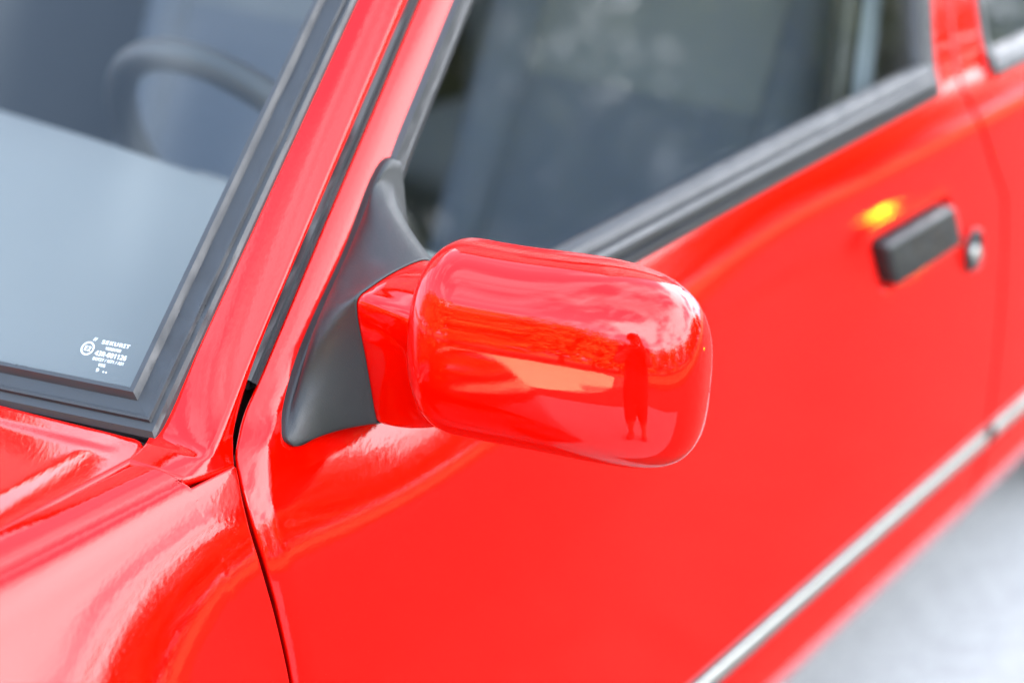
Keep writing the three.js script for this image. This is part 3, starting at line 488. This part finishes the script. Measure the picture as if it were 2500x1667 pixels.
// trees
const leafMats = [[.24, .21, .02], [.09, .115, .02], [.30, .22, .022]].map((c) => new THREE.MeshPhysicalMaterial({ color: new THREE.Color().setRGB(...c), roughness: 0.8, transmission: 0.35, thickness: 0 }));
const bark = new THREE.MeshStandardMaterial({ color: new THREE.Color().setRGB(0.09, 0.065, 0.045), roughness: 0.95 });
function tree(x, z, h, r, kind, n, label, group) {
  const t = thing('broadleaf_tree', [x, 0, z]); tag(t, label, 'tree', group);
  const tr = new THREE.LatheGeometry([[0.03 * h, 0], [0.022 * h, 0.1 * h], [0.017 * h, 0.35 * h], [0.008 * h, 0.8 * h], [0.001, 0.9 * h]].map((p) => new THREE.Vector2(...p)), 12);
  const parts = [tr]; const clumps = [];
  for (let k = 0; k < 11; k++) { const a = k * 2.4 + rnd(), y0 = h * (0.10 + 0.062 * k), L = r * (0.9 - 0.04 * k), e = V3(Math.cos(a) * L, y0 + h * (0.12 + 0.1 * rnd()), Math.sin(a) * L); const c = new THREE.QuadraticBezierCurve3(V3(0, y0, 0), V3(e.x * 0.5, y0 + 0.03 * h, e.z * 0.5), e); parts.push(new THREE.TubeGeometry(c, 6, 0.006 * h, 5)); clumps.push([e, r * (0.45 + 0.25 * rnd())]); clumps.push([c.getPoint(0.6), r * 0.4]); }
  clumps.push([V3(0, h * 0.85, 0), r * 0.5]);
  part('trunk', mergeGeometries(parts.map((p) => { const q = p.index ? p.toNonIndexed() : p; return q; })), bark, t);
  const P = new Float32Array(n * 12), I = new Uint32Array(n * 6), Q = new THREE.Quaternion(), E = new THREE.Euler(), v = V3(0, 0, 0);
  for (let i = 0; i < n; i++) {
    const [c, cr] = clumps[Math.floor(rnd() * clumps.length)], d = V3(rnd() - .5, rnd() - .5, rnd() - .5).normalize().multiplyScalar(cr * Math.cbrt(0.2 + 0.8 * rnd())); d.y *= 0.75;
    E.set(rnd() * 6.3, rnd() * 6.3, rnd() * 6.3); Q.setFromEuler(E); const q = 0.2 + 0.16 * rnd();
    [[0, -.6, 0], [.28, 0, .08], [0, .6, 0], [-.28, 0, .08]].forEach((p, k) => { v.set(...p).multiplyScalar(q).applyQuaternion(Q).add(c).add(d); P.set([v.x, v.y, v.z], i * 12 + k * 3); });
    I.set([0, 1, 2, 0, 2, 3].map((k) => k + i * 4), i * 6);
  }
  const g = new THREE.BufferGeometry(); g.setAttribute('position', new THREE.BufferAttribute(P, 3)); g.setIndex(new THREE.BufferAttribute(I, 1)); g.computeVertexNormals();
  part('crown', g, leafMats[kind], t);
}
for (const [x, z, h, r, k] of [[-12.6, -9.5, 8.6, 3.4, 2], [-13.2, -6.2, 9.0, 3.4, 0], [-12.4, -3.4, 7.6, 3.0, 2], [-13.4, -1.0, 6.6, 2.8, 0], [-12.6, 1.2, 6.4, 2.7, 2], [-13.2, 3.4, 5.6, 2.6, 0], [-13, 6.2, 4.8, 2.4, 1]]) tree(x, z, h, r, k, 5200, 'leafy tree in the sunlit row ahead of the car, mirrored in the housing', 'sunlit trees ahead of the car');
for (const [x, z, h, r, k] of [[-15, 11, 4.6, 2.7, 1], [-11, 13, 4.4, 2.6, 0], [-7, 14, 4.7, 2.7, 1], [-3, 14.6, 4.5, 2.7, 0], [1, 14.8, 4.8, 2.7, 1], [5, 14.6, 4.6, 2.7, 2], [9, 14.4, 5.0, 2.8, 1], [13, 14.5, 6.8, 3.0, 1], [17, 13.5, 7.6, 3.2, 1], [20.5, 11.8, 7.4, 3.2, 1], [24, 12.5, 7.2, 3.2, 1], [27, 8.6, 5.4, 2.9, 1], [18, 18, 7.6, 3.2, 1]]) tree(x, z, h, r, k, 3600, 'leafy tree standing off beside the car, mirrored in its door glass', 'trees standing off beside the car');

{ // small lit amber lamp on the asphalt, whose glint stands in the door above the handle
  const L = thing('warning_lamp', [3.2, 0, 1.425]); tag(L, 'small lit amber warning lamp on the asphalt, mirrored as a glint above the door handle', 'lamp');
  part('lamp_body', box(0.09, 0.14, 0.09, 0, 0.07, 0, 0.012), plastic, L);
  part('lamp_collar', (() => { const g = new THREE.LatheGeometry([[0.030, .138], [0.034, .142], [0.034, .158], [0.026, .164]].map((p) => new THREE.Vector2(...p)), 28); return g; })(), plastic, L);
  part('lens', (() => { const g = new THREE.SphereGeometry(0.019, 24, 16); g.scale(1, 1.15, 1); g.translate(0, 0.188, 0); return g; })(), new THREE.MeshStandardMaterial({ color: new THREE.Color().setRGB(.8, .35, .02), roughness: .3, emissive: new THREE.Color().setRGB(1, .42, .012), emissiveIntensity: 16 }), L);
  const pl = new THREE.PointLight(new THREE.Color(1, .42, .012), 0.02); pl.position.set(0, 0.225, 0); pl.castShadow = true; L.add(pl);
}

// ------------------------------------------------------------------ the photographer, mirrored in the housing
{
  const O = V3(-.698 - .773 * .30, 0, .656 + .634 * .30), Rt = V3(.634, 0, .773), Bk = V3(-.773, 0, .634);
  const J = (r, u, b) => O.clone().addScaledVector(Rt, r).addScaledVector(Bk, b).add(V3(0, u, 0));
  const cap = (p, bones) => { let s = 0; for (const [a, b, ra, rb] of bones) { const abx = b.x - a.x, aby = b.y - a.y, abz = b.z - a.z, t = clamp(((p.x - a.x) * abx + (p.y - a.y) * aby + (p.z - a.z) * abz) / (abx * abx + aby * aby + abz * abz + 1e-9), 0, 1), d = Math.hypot(p.x - a.x - abx * t, p.y - a.y - aby * t, p.z - a.z - abz * t) - (ra + (rb - ra) * t); s += Math.exp(-d / 0.018); } return -0.018 * Math.log(s + 1e-30); };
  function surface(lo, hi, res, dist) {
    const mc = new MarchingCubes(res, paint, false, false, 240000); mc.isolation = 0;
    const c = lo.clone().add(hi).multiplyScalar(.5), h = hi.clone().sub(lo).multiplyScalar(.5), p = V3(0, 0, 0);
    for (let k = 0; k < res; k++) for (let j = 0; j < res; j++) for (let i = 0; i < res; i++) { p.set(c.x + h.x * (i - res / 2) / (res / 2), c.y + h.y * (j - res / 2) / (res / 2), c.z + h.z * (k - res / 2) / (res / 2)); mc.field[k * res * res + j * res + i] = -dist(p); }
    mc.update();
    const n = mc.count, P = new Float32Array(n * 3); for (let i = 0; i < n; i++) { P[i * 3] = mc.positionArray[i * 3] * h.x + c.x; P[i * 3 + 1] = mc.positionArray[i * 3 + 1] * h.y + c.y; P[i * 3 + 2] = mc.positionArray[i * 3 + 2] * h.z + c.z; }
    let g = new THREE.BufferGeometry(); g.setAttribute('position', new THREE.BufferAttribute(P, 3)); g = mergeVertices(g, 1e-5); g.computeVertexNormals(); return g;
  }
  const head = J(0, 1.455, -.055), eye = J(0, 1.42, -.155);
  const legs = [], torso = [], arms = [], up = [];
  for (const s of [-1, 1]) {
    const hip = J(s * .085, .80, .07), knee = J(s * .10, .445, .03), ank = J(s * .115, .085, .08), toe = J(s * .135, .035, -.08), sh = J(s * .155, 1.235, .02), el = J(s * .19, 1.06, -.10), wr = J(s > 0 ? .085 : -.035, s > 0 ? 1.335 : 1.265, s > 0 ? -.155 : -.185);
    legs.push([hip, knee, .076, .05], [knee, ank, .05, .033], [ank, toe, .036, .03], [ank, J(s * .112, .04, .11), .036, .034]);
    up.push([sh, el, .055, .042]); arms.push([el, wr, .042, .027]);
    torso.push([J(s * .06, .83, .07), J(s * .07, 1.0, .06), .088, .082], [J(s * .06, 1.0, .06), J(s * .08, 1.19, .03), .083, .078], [J(s * .05, 1.25, .03), sh, .065, .058]);
  }
  const neck = [[J(0, 1.24, .02), J(0, 1.40, -.03), .055, .052]], skull = [[head, J(0, 1.475, .0), .085, .088], [J(0, 1.43, -.08), J(0, 1.375, -.095), .068, .05], [J(0, 1.43, -.14), J(0, 1.395, -.163), .012, .014], [J(.087, 1.42, -.04), J(.087, 1.445, -.03), .012, .016], [J(-.087, 1.42, -.04), J(-.087, 1.445, -.03), .012, .016]];
  const skin = new THREE.MeshStandardMaterial({ color: new THREE.Color().setRGB(.36, .20, .14), roughness: .6 }), cloth = (r, g, b) => new THREE.MeshStandardMaterial({ color: new THREE.Color().setRGB(r, g, b), roughness: .95 });
  const me = thing('person'); tag(me, 'person in dark shirt and dark shorts standing and photographing, mirrored in the housing', 'person');
  const lo = O.clone().add(V3(-.46, -.02, -.46)), hi = O.clone().add(V3(.46, 1.62, .46)), all = [...legs, ...torso, ...up, ...arms, ...neck, ...skull];
  part('body', surface(lo, hi, 104, (p) => cap(p, all)), skin, me);
  part('shirt', surface(lo, hi, 96, (p) => Math.max(cap(p, [...torso, ...up]) - .012, .80 - p.y, p.y - 1.30)), cloth(.025, .028, .035), me);
  const sb = [...torso.slice(0, 2).map((b) => b), torso[3], ...legs.filter((_, k) => k % 4 === 0)];
  part('shorts', surface(lo, hi, 96, (p) => Math.max(cap(p, sb) - .022, .49 - p.y, p.y - .92)), cloth(.05, .048, .045), me);
  part('hair', surface(head.clone().addScalar(-.16), head.clone().addScalar(.16), 64, (p) => Math.max(cap(p, skull.slice(0, 1)) - .012, (p.clone().sub(J(0, 1.44, -.075))).dot(Bk.clone().multiplyScalar(-1).add(V3(0, -.6, 0))))), cloth(.03, .022, .016), me);
  for (const s of [-1, 1]) part('shoe', surface(J(s * .12, .05, 0).addScalar(-.2), J(s * .12, .05, 0).addScalar(.2), 56, (p) => Math.max(cap(p, [[J(s * .114, .07, .10), J(s * .13, .045, -.09), .048, .045]]) , .002 - p.y)), cloth(.10, .10, .10), me);
  // hands: palm, four bent fingers and a thumb each, closed on the camera
  const hand = (wr, palm, out, curl, thumbDir) => { const side2 = out.clone().cross(palm).normalize(), B = [[wr, wr.clone().addScaledVector(out, .045), .026, .027]]; for (let f = 0; f < 4; f++) { const k = wr.clone().addScaledVector(out, .085 - Math.abs(f - 1.3) * .006).addScaledVector(side2, (f - 1.5) * .021), L = [.042, .048, .045, .036][f]; B.push([wr.clone().addScaledVector(out, .03).addScaledVector(side2, (f - 1.5) * .014), k, .012, .0105]); const m = k.clone().addScaledVector(out, L * .7).addScaledVector(palm, L * .55 * curl); B.push([k, m, .0095, .0088], [m, m.clone().addScaledVector(palm, L * .7).addScaledVector(out, L * .15), .0086, .0075]); } const tb = wr.clone().addScaledVector(out, .02).addScaledVector(side2, -.026), tm = tb.clone().addScaledVector(thumbDir, .045); B.push([tb, tm, .0125, .0105], [tm, tm.clone().addScaledVector(thumbDir, .02).addScaledVector(palm, .018), .0102, .0085]);
    const cc = wr.clone().addScaledVector(out, .06); const sm = (p) => { let d = 1e9; for (const b of B) d = Math.min(d, cap(p, [b])); return d; }; return surface(cc.clone().addScalar(-.12), cc.clone().addScalar(.12), 80, sm); };
  const fw = V3(.704, -.413, -.577), upv = V3(.319, .911, -.262);
  part('hand', hand(J(.085, 1.335, -.155), Rt.clone().negate(), fw.clone().addScaledVector(upv, .5).normalize(), 1, upv.clone().addScaledVector(fw, .3).normalize()), skin, me);
  part('hand', hand(J(-.035, 1.265, -.185), upv.clone(), fw.clone().addScaledVector(Rt, .6).normalize(), 1, Rt.clone().negate().addScaledVector(fw, .7).normalize()), skin, me);
  const cm = thing('handheld_camera'); tag(cm, 'black camera held up to the eye by the photographer', 'camera');
  const M = new THREE.Matrix4().makeBasis(V3(.634, 0, .773), upv, fw.clone().negate()), place = (g, d, r, u) => { g.applyMatrix4(M); const c = camera.position.clone().addScaledVector(fw, -d).addScaledVector(Rt, r).addScaledVector(upv, u); g.translate(c.x, c.y, c.z); return g; };
  part('camera_body', place(new RoundedBoxGeometry(.135, .085, .045, 3, .012), .115, 0, 0), plastic, cm); part('camera_grip', place(new RoundedBoxGeometry(.03, .075, .05, 3, .012), .095, .052, -.003), plastic, cm); part('viewfinder', place(new RoundedBoxGeometry(.05, .03, .05, 3, .008), .115, 0, .052), plastic, cm);
  { const l = new THREE.LatheGeometry([[.032, 0], [.034, .01], [.034, .03], [.037, .034], [.037, .058], [.033, .068], [.027, .068], [.024, .05]].map((p) => new THREE.Vector2(...p)), 40); l.rotateX(-Math.PI / 2); part('lens', place(l, .095, 0, 0), plastic, cm); }
}

renderer.render(scene, camera);
